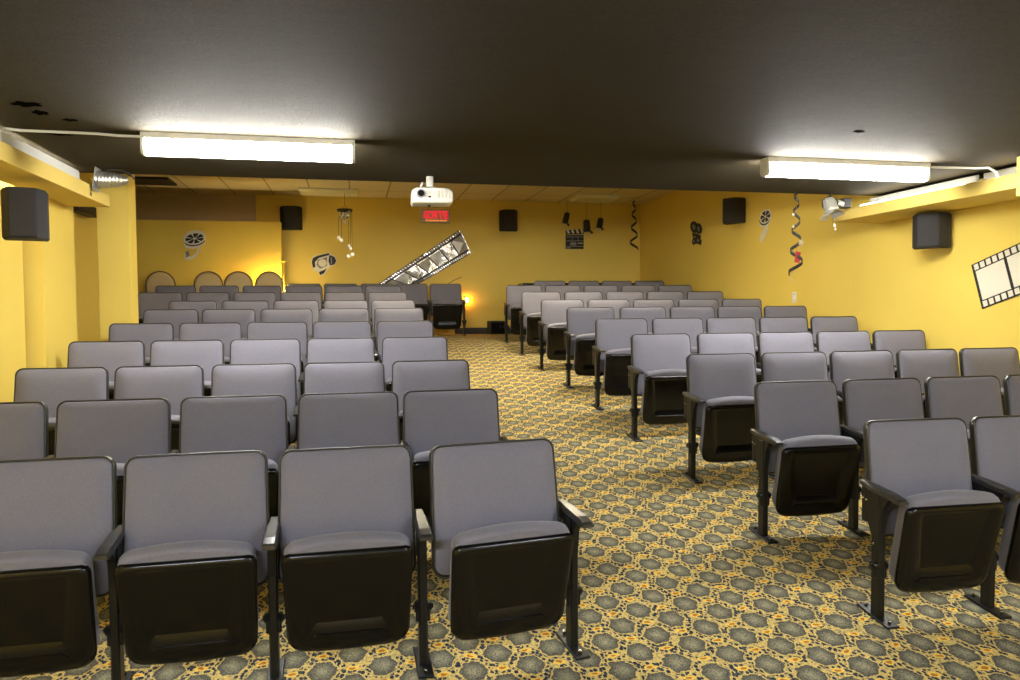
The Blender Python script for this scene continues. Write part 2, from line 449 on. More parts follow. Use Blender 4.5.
# back wall, left of it a brown strip set slightly deeper, and the yellow partition in front
wall('wall_back', -1.515, XRR + 0.2, BY, BY + 0.15, 0.3, RZ + 0.1, label='yellow back wall with film decorations')
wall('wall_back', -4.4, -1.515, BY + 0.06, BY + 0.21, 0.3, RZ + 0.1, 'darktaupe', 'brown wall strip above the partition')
p2 = at(281, 222, 1, 12.30)
m = MB(); m.box(((-4.2 + p2.x) / 2, 12.35, (0.9 + p2.z) / 2), (p2.x + 4.2, 0.10, p2.z - 0.9), bev=0.004)
structure(m.build('wall_partition', 'partition'), 'bright yellow part-height partition behind the wooden chairs', 'wall')
# screen end, behind the camera
wall('wall_front', -3.2, 6.2, -2.8, -2.6, -0.4, CZ + 0.1, label='yellow wall at the screen end')
# base strip on the back wall
a = at(455, 328, 1, BY - 0.02); b = at(492, 328, 1, BY - 0.02)
m = MB(); m.box(((a.x + XRR) / 2, BY - 0.012, 0.963 + 0.055), (XRR - a.x, 0.024, 0.11), bev=0.004)
structure(m.build('baseboard_back', 'base'), 'black base strip along the back wall', 'baseboard')

# ------------------------------------------------------------------ side light coves (fascia + shelf + strip fixture)
def cove(side, x_in, x_wall, y0, y1, name, label):
    s = 1 if x_in < x_wall else -1
    m = MB()
    zt, zb = Z0 + 0.955, Z0 + 0.85
    m.box((x_in + s * 0.012, (y0 + y1) / 2, (zt + zb) / 2), (0.024, y1 - y0, zt - zb), bev=0.003)
    m.box(((x_in + s * 0.0245 + x_wall) / 2, (y0 + y1) / 2, zb + 0.013), (abs(x_wall - x_in) - 0.0245, y1 - y0 - 0.03, 0.022))
    m.box(((x_in + x_wall) / 2, y1 - 0.012, (zt + zb) / 2), (abs(x_wall - x_in), 0.024, zt - zb))
    return structure(m.build(name, 'beam'), label, 'beam')
cove('left', -1.866, XL, -2.4, 6.46, 'trim_1', 'ochre light cove running along the left wall')
cove('right', 4.64, XR, -2.4, 6.50, 'trim_2', 'ochre light cove running along the right wall')
# deeper boxed section of the right cove near the camera
e = at(1015, 170, 0, 4.64)
m = MB(); m.box((4.64 + 0.10, (e.y - 2.4) / 2, Z0 + 0.93), (0.18, e.y + 2.4, 0.28), bev=0.004)
structure(m.build('trim_3', 'beam'), 'boxed ochre section at the near end of the right cove', 'beam')

def strip_light(x, y0, y1, s, label, tz, lit=True, cx=0.115, mat='channel', tx=0.0):
    """strip fixture lying in a cove: grey-white channel standing behind, one tube low in front of it"""
    r = empty('cove_light', (x, (y0 + y1) / 2, Z0 + 0.90)); L_ = y1 - y0
    tag(r, label, 'light fixture', 'strip fixtures in the side coves')
    m = MB(); m.box((s * cx, 0, 0.065), (0.03, L_, 0.17), bev=0.006); m.box((s * 0.06, 0, -0.015), (0.12, L_, 0.012))
    for e_ in (-1, 1): m.box((s * tx, e_ * (L_ / 2 - 0.012), (tz - 0.02) / 2), (0.05, 0.022, tz + 0.03), bev=0.004)
    m.build('channel', mat, r)
    m = MB(); m.cyl((s * tx, -L_ / 2 + 0.02, tz), (s * tx, L_ / 2 - 0.02, tz), 0.015, n=12)
    m.build('tube', 'tube' if lit else 'white', r)
    return r
a = 4.64
strip_light(a + 0.10, 4.98, 6.22, 1, 'white strip light with bright tube in the right cove, farther one', 0.066)
strip_light(a + 0.10, 3.70, 4.92, 1, 'white strip light with tube in the right cove, nearer one', 0.020)
strip_light(-1.866 - 0.13, 4.75, 6.00, -1, 'white strip light in the left cove, farther one', 0.030, cx=-0.05, mat='white', tx=0.05)
strip_light(-1.866 - 0.13, 3.45, 4.70, -1, 'white strip light in the left cove, nearer one', 0.030, cx=-0.05, mat='white', tx=0.05)

# ------------------------------------------------------------------ ceiling fixtures
def wrap_light(cx, cy, L_, label, group, mat='lamp', z=CZ, rz=0.0, W=0.10, H=0.128):
    r = empty('ceiling_light', (cx, cy, z), rz); tag(r, label, 'light fixture', group)
    m = MB(); m.box((0, 0, -0.019), (L_, W + 0.006, 0.038), bev=0.003); m.build('housing', 'white', r)
    prof = [(-W / 2, -0.036), (-W / 2, -H + 0.020), (-W / 2 + 0.008, -H + 0.006), (-W / 2 + 0.022, -H), (W / 2 - 0.022, -H), (W / 2 - 0.008, -H + 0.006), (W / 2, -H + 0.020), (W / 2, -0.036)]
    m = MB(); x = L_ / 2 - 0.012
    m.rings([[(-x, p, q) for p, q in prof], [(x, p, q) for p, q in prof]], smooth=False); m.build('diffuser', mat, r)
    for e_ in (-1, 1):
        m = MB(); pr = [(p * 1.02, q - (0.003 if q < -0.1 else 0)) for p, q in prof]
        pr[0] = (pr[0][0], -0.002); pr[-1] = (pr[-1][0], -0.002)
        x0, x1 = sorted((e_ * (L_ / 2 - 0.014), e_ * (L_ / 2 + 0.004)))
        m.rings([[(x0, p, q) for p, q in pr], [(x1, p, q) for p, q in pr]], smooth=False); m.build('end_cap', 'white', r)
    return r
wrap_light(-0.585, 4.83, 1.235, 'lit white fluorescent fixture on the dark ceiling, left of the projector', 'lit fluorescent fixtures')
wrap_light(3.565, 4.825, 1.33, 'lit white fluorescent fixture on the dark ceiling, right of the projector', 'lit fluorescent fixtures')
# fixtures added behind the camera to brighten the seat fronts
for i, (x, y) in enumerate(((-1.0, -0.6), (2.7, -0.6))):
    wrap_light(x, y, 1.25, 'added fill fixture out of view near the screen end of the room', 'fixtures near the screen', 'front_fill')
# square fixtures added to brighten the rear, unseen above the dark ceiling's edge
for i, (x, y) in enumerate(((0.4, 8.2), (2.6, 8.2))):
    r = empty('ceiling_light', (x, y, RZ)); tag(r, 'added unseen square fixture on the tiled rear ceiling above the middle rows', 'light fixture', 'added square fixtures above the middle rows')
    m = MB(); q = 0.31
    for sx, sy, dx, dy in ((1, 0, 0.02, 2 * q), (-1, 0, 0.02, 2 * q), (0, 1, 2 * q, 0.02), (0, -1, 2 * q, 0.02)): m.box((sx * q, sy * q, -0.045), (dx, dy, 0.09))  # side walls shaped to keep light off the upper back wall
    m.build('cutoff_frame', 'grey', r)
    m = MB(); m.box((0, 0, -0.008), (2 * q - 0.02, 2 * q - 0.02, 0.010)); m.build('diffuser', 'rear_fill', r)
# unlit rear fixtures
def rear_light(cx, cy, w, d, label):
    r = empty('ceiling_light', (cx, cy, RZ)); tag(r, label, 'light fixture', 'unlit fixtures on the rear ceiling')
    m = MB(); m.box((0, 0, -0.012), (w, d, 0.024), bev=0.004); m.build('housing', 'white', r)
    m = MB(); m.rings([[(sx * w / 2, sy * d / 2, -0.022) for sx, sy in ((-1, -1), (1, -1), (1, 1), (-1, 1))],
                       [(sx * (w / 2 - 0.02), sy * (d / 2 - 0.04), -0.06) for sx, sy in ((-1, -1), (1, -1), (1, 1), (-1, 1))]], smooth=False)
    m.build('diffuser', 'dimlamp', r)
    return r
rear_light(-0.32, 12.25, 0.92, 0.45, 'unlit yellowed fixture on the rear ceiling, above the hanging star mobile')
rear_light(4.12, 12.2, 0.72, 0.62, 'unlit yellowed fixture on the rear ceiling, above the clapperboard')
m = MB(); v = at(150, 180, 2, RZ); m.box((v.x, v.y, RZ - 0.015), (0.62, 0.55, 0.03), bev=0.004)
tag(m.build('ceiling_vent', 'black'), 'dark panel in the tiled rear ceiling right of the pillar', 'vent')

# conduits feeding the two lit fixtures
def conduit(pts, label):
    m = MB(); m.tube(pts, 0.0085, 8)
    return tag(m.build('conduit', 'white'), label, 'pipe', 'white conduits on the ceiling')
zc = CZ - 0.014
conduit([(-1.20, 4.86, zc), (-1.35, 4.86, zc), (-1.45, 4.83, zc), (-1.85, 4.82, zc), (-1.93, 4.79, zc), (-1.965, 4.74, zc - 0.04), (-1.97, 4.73, zc - 0.10)], 'white conduit from the left lit fixture to the left cove')
conduit([(4.25, 4.86, zc), (4.45, 4.84, zc), (4.68, 4.82, zc), (4.76, 4.79, zc), (4.79, 4.75, zc - 0.04), (4.80, 4.73, zc - 0.11)], 'white conduit from the right lit fixture to the right cove')

# ------------------------------------------------------------------ cinema seats
def rr(wb, wt, h0, h1, rb, rt, n=5, droop=0.0, crown=0.0, side=5, flat=7):
    """rounded trapezoid outline as (x, h), fixed point count"""
    pts = []
    def arc(cx, ch, r, a0, a1):
        for i in range(n + 1):
            a = a0 + (a1 - a0) * i / n
            pts.append((cx + r * math.cos(a), ch + r * math.sin(a)))
    def line(a, b, k):
        for i in range(1, k): pts.append((a[0] + (b[0] - a[0]) * i / k, a[1] + (b[1] - a[1]) * i / k))
    arc(wt / 2 - rt, h1 - rt, rt, 0, PI / 2); line((wt / 2 - rt, h1), (-wt / 2 + rt, h1), flat)
    arc(-wt / 2 + rt, h1 - rt, rt, PI / 2, PI); line((-wt / 2, h1 - rt), (-wb / 2, h0 + rb), side)
    arc(-wb / 2 + rb, h0 + rb, rb, PI, 1.5 * PI); line((-wb / 2 + rb, h0), (wb / 2 - rb, h0), flat)
    arc(wb / 2 - rb, h0 + rb, rb, 1.5 * PI, 2 * PI); line((wb / 2, h0 + rb), (wt / 2, h1 - rt), side)
    hm = (h0 + h1) / 2; out = []
    for x, h in pts:
        q = max(0.0, 1 - (x / (wb / 2)) ** 2)
        out.append((x, h - droop * q * max(0, (hm - h) / (hm - h0)) if h < hm else h + crown * q * (h - hm) / (h1 - hm)))
    return out
def loft(m, specs, T, mats=0, center=None, **k):
    m.rings([[T(x, h, d) for x, h in o] for o, d in specs], mats, **k)
def dome(o, cx, ch, d0, amp, T, m, steps=(1.0, 0.93, 0.8, 0.6, 0.35, 0.12), mat=0, sgn=-1, start=None):
    rs = []
    if start: rs += start
    for s_ in steps:
        t = 1 - s_
        rs.append([T(cx + (x - cx) * s_, ch + (h - ch) * s_, d0 + sgn * amp * (1 - (1 - min(1, t * 3.2)) ** 2 if t * 3.2 < 1 else 1) + sgn * amp * 0.25 * t) for x, h in o])
    m.rings(rs, mat, cap0=False, cap1=True)

LEAN = math.radians(8.0)
def TB(x, h, d):                       # backrest: h up the back from its lower edge, d to the rear
    d = d - 0.020 * (x / 0.25) ** 2
    return (x, 0.085 + h * math.sin(LEAN) + d * math.cos(LEAN), 0.335 + h * math.cos(LEAN) - d * math.sin(LEAN))
SA = math.atan2(0.10, 0.415)
def TS(x, h, d):                       # flipped-up seat: h up the pan, d to the rear
    return (x, -0.045 - h * math.sin(SA) + d * math.cos(SA), 0.118 + h * math.cos(SA) + d * math.sin(SA))

def make_standard(parent, x):
    st = MB()
    st.box((x, 0.0, 0.275), (0.034, 0.058, 0.55), bev=0.006)
    # tapering side panel under the armrest
    pts = [(-0.085, 0.556), (0.100, 0.575), (0.100, 0.50), (0.029, 0.36), (-0.029, 0.40), (-0.045, 0.50)]
    st.prism([(x - 0.013, a, b) for a, b in pts], (0.026, 0, 0))
    st.box((x, 0.085, 0.49), (0.03, 0.03, 0.16), bev=0.004)
    for yy, zz in ((0.085, 0.52), (0.062, 0.515), (0.012, 0.33)):
        for sx in (-1, 1): st.cyl((x + sx * 0.010, yy, zz), (x + sx * 0.0195, yy, zz), 0.0045, n=8, mat=1)
    leg = st.build('standard', ['metal', 'chrome'], parent)
    fp = MB()
    fp.box((x, 0.0, 0.006), (0.062, 0.215, 0.012), bev=0.003, rot=Matrix.Rotation(math.radians(6.5), 3, 'X'))
    for yy in (-0.08, 0.08):
        fp.cyl((x, yy, 0.006 + yy * 0.11), (x, yy, 0.022 + yy * 0.11), 0.008, n=8); fp.cyl((x, yy, 0.018 + yy * 0.11), (x, yy, 0.026 + yy * 0.11), 0.0055, n=6, mat=1)
    fp.build('foot_plate', ['metal', 'chrome'], leg)
    ar = MB()
    sec = []
    for yy, w, h in ((0.120, 0.026, 0.012), (0.112, 0.032, 0.022), (0.065, 0.036, 0.026), (0.02, 0.050, 0.027), (-0.10, 0.053, 0.027), (-0.148, 0.051, 0.024), (-0.160, 0.046, 0.014)):
        zc_ = 0.572 + 0.10 * (yy - 0.0) - (0.004 if yy < -0.14 else 0)
        sec.append([(x + w / 2 * a_, yy, zc_ + h / 2 * b_) for a_, b_ in ((-1, -0.7), (-0.8, -1), (0.8, -1), (1, -0.7), (1, 0.55), (0.75, 1), (-0.75, 1), (-1, 0.55))])
    ar.rings(sec, smooth=False)
    ar.build('armrest', 'arm', parent)
    hg = MB()
    hg.cyl((x - 0.034, -0.005, 0.235), (x + 0.034, -0.005, 0.235), 0.020, n=14)
    hg.cyl((x - 0.041, -0.005, 0.235), (x - 0.034, -0.005, 0.235), 0.011, n=8); hg.cyl((x + 0.034, -0.005, 0.235), (x + 0.041, -0.005, 0.235), 0.011, n=8)
    hg.box((x, -0.012, 0.205), (0.058, 0.022, 0.055), bev=0.005)
    hg.build('hinge', 'metal', parent)

def make_seat(sides):
    r = empty('cinema_seat')
    # black plastic back shell with a visible rim round the cushion
    m = MB(); wb, wt, H = 0.540, 0.524, 0.527
    o = lambda k, rt=0.045, rb=0.05: rr(wb - 2 * k, wt - 2 * k, k, H - k, rb - k * 0.5, rt - k * 0.6)
    loft(m, [(o(0.030), 0.036), (o(0.008), 0.030), (o(0.0), 0.018), (o(0.0), -0.006), (o(0.003), -0.010), (o(0.007), -0.009), (o(0.010), 0.0)], TB)
    shell = m.build('back_shell', 'rim', r)
    # fabric back cushion
    m = MB(); ob = o(0.009)
    st = [[TB(x, h, 0.004) for x, h in ob], [TB(x, h, -0.006) for x, h in ob]]
    dome(ob, 0, H / 2, -0.012, 0.026, TB, m, steps=(0.993, 0.975, 0.94, 0.88, 0.75, 0.55, 0.3, 0.1), start=st)
    m.build('back_cushion', 'fabric', r)
    # tipped-up seat: fabric pad behind, gloss black pan in front
    m = MB(); pw = 0.468
    pad = lambda k: rr(pw - 0.012 - 2 * k, pw - 0.004 - 2 * k, 0.03 + k, 0.428 - k, 0.05, 0.035, crown=0.026)
    specs = [(pad(0.012), 0.016), (pad(0.004), 0.022), (pad(0.0), 0.035), (pad(-0.002), 0.060), (pad(0.003), 0.080), (pad(0.016), 0.096), (pad(0.045), 0.108), (pad(0.09), 0.114)]
    loft(m, specs, TS)
    m.build('seat_pad', 'fabric', r)
    m = MB()
    pan = lambda k, d_=0.014: rr(pw - 0.010 - 2 * k, pw + 0.010 - 2 * k, k, 0.412 - k, 0.060 - k * 0.5, 0.036 - k * 0.5, droop=d_)
    panel = lambda k: rr(0.275 - 2 * k, 0.350 - 2 * k, 0.105 + k, 0.385 - k, 0.012, 0.012)
    loft(m, [(pan(0.01), 0.034), (pan(0.0), 0.030), (pan(-0.002), 0.018), (pan(0.002), 0.007), (pan(0.010), 0.001), (pan(0.020), -0.001),
             (panel(-0.004), -0.001), (panel(0.008), 0.011), (panel(0.013), 0.0115)], TS)
    # lower ledge and lip
    m.rings([[TS(x, h, d) for x, h in ((-0.15, 0.052), (0.15, 0.052), (0.125, 0.075), (-0.125, 0.075))] for d in (0.002,)] + [[TS(x, h, -0.006) for x, h in ((-0.142, 0.056), (0.142, 0.056), (0.122, 0.071), (-0.122, 0.071))]], smooth=False)
    pn = m.build('seat_pan', 'plastic', r)
    for s_ in sides: make_standard(r, s_ * 0.286)
    # arms linking pan to hinge
    return r

M_BOTH = make_seat((-1, 1)); P_R = make_seat((1,)); P_L = make_seat((-1,))
ORD = ['first', 'second', 'third', 'fourth', 'fifth', 'sixth', 'seventh', 'eighth', 'ninth', 'tenth']
used = {}
SHORT = {1: 0, 2: 0, 3: 0.005, 4: 0.015, 5: 0.028, 6: 0.036, 7: 0.042, 8: 0.045, 9: 0.045}   # rear rows sit on shorter standards
def place_seat(proto, key, x, y, z, rz, label, group, sc=(1, 1, 1)):
    if key not in used: used[key] = 1; r = proto
    else: r = copy_tree(proto)
    r.location = (x, y, z); r.rotation_euler = (0, 0, rz); r.scale = sc
    tag(r, label, 'seat', group)
    return r
for (blk, row), (cs, th, z) in sorted(ROWS.items()):
    side = 'left' if blk == 'L' else 'right'
    for i, (x, y) in enumerate(cs):
        last = i == len(cs) - 1
        if last: proto, key = M_BOTH, 'both'
        elif blk == 'L': proto, key = P_R, 'r'
        else: proto, key = P_L, 'l'
        rz = th
        sc = (0.965, 1, 1.015) if (blk, row) == ('R', 10) else (1, 1, 1)
        pos = 'aisle' if i == 0 else ORD[i] + ' from aisle'
        rw = 'front' if row == 1 else ('back' if row == 10 else ORD[row - 1])
        lab = 'grey-blue flip-up cinema seat, %s block, %s row%s, %s' % (side, rw, '' if row in (1, 10) else ' from front', 'on the aisle' if i == 0 else pos)
        zz = z if row != 10 or blk == 'L' else 0.958
        if blk == 'R' and row < 10:
            zz += (0.014 if row > 3 else 0.0) + SHORT[row]; sc = (1, 1, (0.857 - SHORT[row]) / 0.857); x -= 0.010
        if (blk, row) == ('L', 1):
            rz = th + math.radians(10 if i == 0 else 3); x += 0.040 if i == 0 else 0.014; sc = (1.04 if i == 0 else 1.0, 1, 1)
        place_seat(proto, key, x, y, zz, rz, lab, 'cinema seats of the %s block' % side, sc)

# ------------------------------------------------------------------ projector
pc = at(431.5, 197, 1, 5.95)
r = empty('projector', (pc.x, pc.y, pc.z), math.radians(-3)); tag(r, 'white ceiling-mounted projector hanging near the dark ceiling edge', 'projector')
m = MB()
secp = []
for yy, k in ((-0.115, 0.012), (-0.108, 0.004), (-0.09, 0.0), (0.10, 0.0), (0.115, 0.01)):
    secp.append([(x, yy, z) for x, z in [(-0.160 + k, 0.030 - k), (-0.140 + k, 0.052 - k), (-0.08, 0.060 - k), (0.08, 0.060 - k), (0.135 - k, 0.052 - k), (0.162 - k, 0.028 - k), (0.165 - k, -0.040 + k), (0.152 - k, -0.062 + k), (-0.152 + k, -0.066 + k), (-0.165 + k, -0.050 + k)]])
m.rings(secp, smooth=False); body = m.build('case', 'white', r)
m = MB(); m.cyl((-0.088, -0.112, 0.008), (-0.088, -0.136, 0.008), 0.034, 0.031, 24); m.build('lens_ring', 'grey', r)
m = MB(); m.cyl((-0.088, -0.130, 0.008), (-0.088, -0.138, 0.008), 0.026, 0.024, 24); m.build('lens', 'glass', r)
m = MB()
for k in range(4): m.box((0.052 + 0.027 * k, -0.116, 0.008), (0.014, 0.006, 0.064), bev=0.002)
m.build('vent_slots', 'offwhite', r)
m = MB(); m.box((-0.020, -0.116, 0.018), (0.018, 0.006, 0.016), bev=0.002); m.build('badge', 'offwhite', r)
m = MB(); m.box((-0.020, -0.116, -0.016), (0.020, 0.006, 0.012), bev=0.002); m.build('sensor', 'glass', r)
m = MB(); m.box((-0.088, -0.118, -0.046), (0.056, 0.006, 0.006), bev=0.001); m.build('front_slot', 'offwhite', r)
m = MB(); m.cyl((-0.02, 0.0, -0.062), (-0.02, 0.0, -0.078), 0.010, n=10); m.build('foot', 'black', r)
m = MB(); m.cyl((-0.012, 0.02, 0.055), (-0.012, 0.02, CZ - pc.z), 0.029, n=20); m.build('mount_pole', 'white', r)
m = MB(); m.cyl((-0.012, 0.02, 0.055), (-0.012, 0.02, 0.078), 0.045, n=20); m.build('mount_plate', 'grey', r)
m = MB(); m.tube([(-0.082, -0.02, 0.058), (-0.080, -0.02, 0.085), (-0.074, -0.01, 0.11)], 0.010, 8); m.box((-0.115, -0.03, 0.062), (0.016, 0.016, 0.014), bev=0.003); m.build('adjuster', 'white', r)

# ------------------------------------------------------------------ exit sign (SORTIE)
s0 = at(421, 209, 1, BY - 0.06); s1 = at(450, 223, 1, BY - 0.06)
sw_, sh_ = s1.x - s0.x, s0.z - s1.z
r = empty('exit_sign', ((s0.x + s1.x) / 2, BY - 0.06, (s0.z + s1.z) / 2)); tag(r, 'lit exit sign with red letters reading SORTIE below the projector', 'sign')
m = MB(); m.box((0, 0.03, 0), (sw_, 0.058, sh_), bev=0.008); m.build('sign_case', 'signface', r)
def text_mesh(txt, size, depth, name, mat, parent, loc, sx=1.0, bold=0.0, font_space=1.0):
    cu = bpy.data.curves.new(name, 'FONT'); cu.body = txt; cu.size = size; cu.extrude = depth; cu.align_x = 'CENTER'; cu.align_y = 'CENTER'
    cu.offset = bold; cu.space_character = font_space
    tmp = bpy.data.objects.new(name + '_src', cu); C.objects.link(tmp)
    bpy.context.view_layer.update()
    me = bpy.data.meshes.new_from_object(tmp.evaluated_get(bpy.context.evaluated_depsgraph_get()))
    bpy.data.objects.remove(tmp); bpy.data.curves.remove(cu)
    me.name = name; me.materials.clear(); me.materials.append(M[mat])
    for v in me.vertices: v.co = Vector((v.co.x * sx, v.co.z * 1.0, v.co.y))
    o = bpy.data.objects.new(name, me); C.objects.link(o); o.parent = parent; o.location = loc
    return o
text_mesh('SORTIE', 0.190, 0.006, 'lettering', 'sortie', r, (0.012, -0.006, 0.012), sx=0.62, bold=0.0012, font_space=1.12)
m = MB(); m.prism([(-0.215, -0.004, 0.005), (-0.195, -0.004, 0.028), (-0.195, -0.004, -0.018)], (0, -0.006, 0)); m.build('arrow', 'sortie', r)
m = MB()
for k in range(6): m.box((-0.15 + 0.063 * k, -0.004, -0.078), (0.046, 0.008, 0.016), bev=0.002)
m.build('letter_glare_bars', 'sortie2', r)  # glare on the lower part of the letters, built as glowing bars

# ------------------------------------------------------------------ speakers
def speaker(px, py, w, d, h, rz, axis, v, label, out):
    c = at(px, py, axis, v)
    r = empty('speaker', (c.x, c.y, c.z), rz); tag(r, label, 'speaker', 'wall speakers')
    plan = [(-w / 2, d / 2), (-w / 2, d * 0.05), (-w * 0.30, -d / 2), (w * 0.30, -d / 2), (w / 2, d * 0.05), (w / 2, d / 2)]
    k = 0.93
    m = MB(); m.rings([[(x * k, y * k, -h / 2) for x, y in plan], [(x, y, -h / 2 + 0.012) for x, y in plan], [(x, y, h / 2 - 0.012) for x, y in plan], [(x * k, y * k, h / 2) for x, y in plan]], smooth=False)
    m.build('cabinet', 'speaker', r)
    m = MB(); m.box((0, -d / 2 - 0.004, 0), (w * 0.56, 0.010, h * 0.92), bev=0.003); m.build('grille', 'speaker', r)
    m = MB(); bl = out; m.box((0, d / 2 + bl / 2, 0.02), (0.035, bl, 0.05), bev=0.004); m.box((0, d / 2 + bl - 0.005, 0.02), (0.09, 0.012, 0.12), bev=0.003); m.build('bracket', 'metal', r)
    return r
speaker(24.5, 214.5, 0.245, 0.18, 0.315, math.radians(14), 0, -1.99, 'black speaker under the left cove at the photo edge', 0.03)
speaker(930.5, 231, 0.29, 0.20, 0.300, math.radians(-52), 0, 5.00, 'black speaker on the near right wall under the cove', 0.05)
speaker(732.5, 211, 0.30, 0.20, 0.335, math.radians(-60), 0, 5.08, 'black speaker high on the rear right wall', 0.04)
speaker(291, 218, 0.35, 0.20, 0.375, 0.0, 1, BY - 0.15, 'black speaker on the back wall beside the partition end', 0.04)
speaker(509, 220.5, 0.31, 0.20, 0.360, 0.0, 1, BY - 0.15, 'black speaker on the back wall right of the exit sign', 0.04)
c = at(83.5, 209.5, 0, -2.69)
m = MB(); m.box((-2.69, c.y, c.z), (0.12, 0.62, 0.095), bev=0.006); m.box((-2.625, c.y, c.z), (0.012, 0.5, 0.06), bev=0.003)
tag(m.build('junction_box', 'black'), 'small black box high in the gap left of the pillar', 'box')

# ------------------------------------------------------------------ flat wall decorations
class Card:
    """cut-out card on a wall: polygons given at their places on the wall, each layer a little prouder"""
    def __init__(s, axis, v, n): s.axis, s.v, s.n = axis, v, Vector(n); s.m = MB(); s.k = 0; s.mats = []
    def mi(s, mat):
        if mat not in s.mats: s.mats.append(mat)
        return s.mats.index(mat)
    def P(s, x, y): return at(x, y, s.axis, s.v) + s.n * (0.010 + 0.0025 * s.k)
    def poly(s, mat, pts, t=0.006): s.m.prism([s.P(x, y) for x, y in pts], s.n * -t, s.mi(mat)); s.k += 1
    def polys(s, mat, lst, t=0.004):
        for pts in lst: s.m.prism([s.P(x, y) for x, y in pts], s.n * -t, s.mi(mat))
        s.k += 1
    def done(s, name, label, cat, group=None): return tag(s.m.build(name, s.mats), label, cat, group)
def ell(cx, cy, a, b, rot=0.0, n=24, a0=0, a1=360):
    c, s_ = math.cos(math.radians(rot)), math.sin(math.radians(rot))
    return [(cx + a * math.cos(t) * c - b * math.sin(t) * s_, cy + a * math.cos(t) * s_ + b * math.sin(t) * c) for t in [math.radians(a0 + (a1 - a0) * i / n) for i in range(n + (0 if a1 - a0 == 360 else 1))]]
def wedges(cx, cy, a, b, rot, n, gap=9, r0=0.22, r1=0.86, off=0):
    out = []
    for k in range(n):
        a0, a1 = 360 / n * k + gap + off, 360 / n * (k + 1) - gap + off
        out.append(ell(cx, cy, a * r1, b * r1, rot, 4, a0, a1) + ell(cx, cy, a * r0, b * r0, rot, 2, a1, a0))
    return out
# film reel on the partition
cd = Card(1, 12.295, (0, -1, 0))
cd.poly('paper', [(183.5, 238), (184.5, 245), (186, 248), (193, 249), (198, 247), (197, 252), (193, 256), (190, 257), (185, 252), (184.8, 259), (189, 260), (194, 258.5), (199, 253), (201, 246), (205, 243), (206, 237), (204, 232), (196, 230), (188, 232)])
cd.poly('black', ell(195, 241.5, 10.2, 4.6, -8)); cd.poly('paper', ell(194.8, 239.0, 10.8, 6.0, -8)); cd.polys('black', wedges(194.8, 238.6, 10.0, 5.4, -8, 7, 6, 0.18, 0.92)); cd.poly('grey', [(185.5, 251.5), (189, 251), (190, 255.5), (186.5, 258)])
cd.done('film_reel_cutout', 'black and white film reel cutout on the yellow partition', 'decoration', 'movie cutouts')
# spotlight cutout
cd = Card(1, BY, (0, -1, 0))
cd.poly('paper', [(311, 262), (312.5, 257), (317, 255), (323, 254), (329, 252), (330.5, 254.5), (335, 256), (337, 261), (335, 265), (331, 266), (327, 270), (324, 275), (319.5, 276), (318.5, 272), (313.5, 270.5)])
cd.poly('black', [(313, 258), (317.5, 255.8), (329, 253), (329.5, 255), (319, 258), (315, 262), (315.5, 267), (313, 268), (311.8, 262)])
cd.poly('black', [(329.5, 255), (334.5, 257), (336.3, 261), (334.5, 264.5), (330, 265.5), (328.5, 261)])
cd.poly('black', [(319, 272), (324, 270), (327, 268), (324, 273.5), (320, 275.2)])
cd.poly('grey', [(318, 260), (327, 257), (327, 266), (320, 269), (316.5, 265)]); cd.poly('paper', ell(322.5, 263, 4.2, 3.8, 0)); cd.poly('grey', [(330.5, 257.5), (332, 257.5), (332, 264), (331, 264.5)])
cd.done('spotlight_cutout', 'black and white stage light cutout on the back wall', 'decoration', 'movie cutouts')
# clapperboard cutout
cd = Card(1, BY, (0, -1, 0))
cd.poly('black', [(565.5, 235), (583.5, 235), (583.5, 249), (565.5, 249)])
cd.poly('black', [(565.6, 230), (583.2, 229), (583.4, 234.2), (565.6, 234.6)])
cd.polys('paper', [[(566 + 4.6 * k, 230.0 - 0.25 * k), (568.4 + 4.6 * k, 229.9 - 0.25 * k), (569.9 + 4.6 * k, 233.4), (567.5 + 4.6 * k, 233.5)] for k in range(4)])
cd.polys('grey', [[(566, 236.6), (583, 236.6), (583, 237.3), (566, 237.3)], [(566, 240.6), (583, 240.6), (583, 241.3), (566, 241.3)], [(566, 246.2), (583, 246.2), (583, 246.8), (566, 246.8)], [(571.6, 237), (572.1, 237), (572.1, 241), (571.6, 241)], [(577.4, 237), (577.9, 237), (577.9, 241), (577.4, 241)], [(570, 242.3), (576, 242.3), (576, 245.5), (570, 245.5)], [(566.2, 247.4), (570.5, 247.4), (570.5, 248.5), (566.2, 248.5)]])
cd.polys('paper', [[(577.5, 243), (582.5, 243), (582.5, 243.6), (577.5, 243.6)]])
cd.done('clapperboard_cutout', 'black clapperboard cutout with striped top on the back wall', 'decoration', 'movie cutouts')
# movie camera cutout on the rear right wall
cd = Card(0, XRR, (-1, 0, 0))
cd.poly('black', [(692.5, 233), (698.5, 234), (701.3, 236), (700.5, 238.5), (702, 241), (701, 245.3), (698, 243.5), (695.5, 244), (693.5, 245), (692.3, 241.5), (693.6, 238)])
cd.polys('black', [ell(694.8, 227.2, 3.8, 6.0, -8), ell(699.3, 228.6, 3.2, 5.4, -8)])
cd.polys('grey', [ell(694.7, 227.2, 1.4, 2.8, -8), ell(699.4, 228.8, 1.2, 2.6, -8), [(694.5, 236), (697, 236), (696.5, 238), (694.4, 237.8)], [(697.5, 239), (699.5, 239), (700, 241.5), (698, 241.5)], [(693.8, 240), (695.3, 240.5), (695, 242.5), (693.8, 242.5)]])
cd.done('movie_camera_cutout', 'black movie camera cutout on the rear right wall', 'decoration', 'movie cutouts')
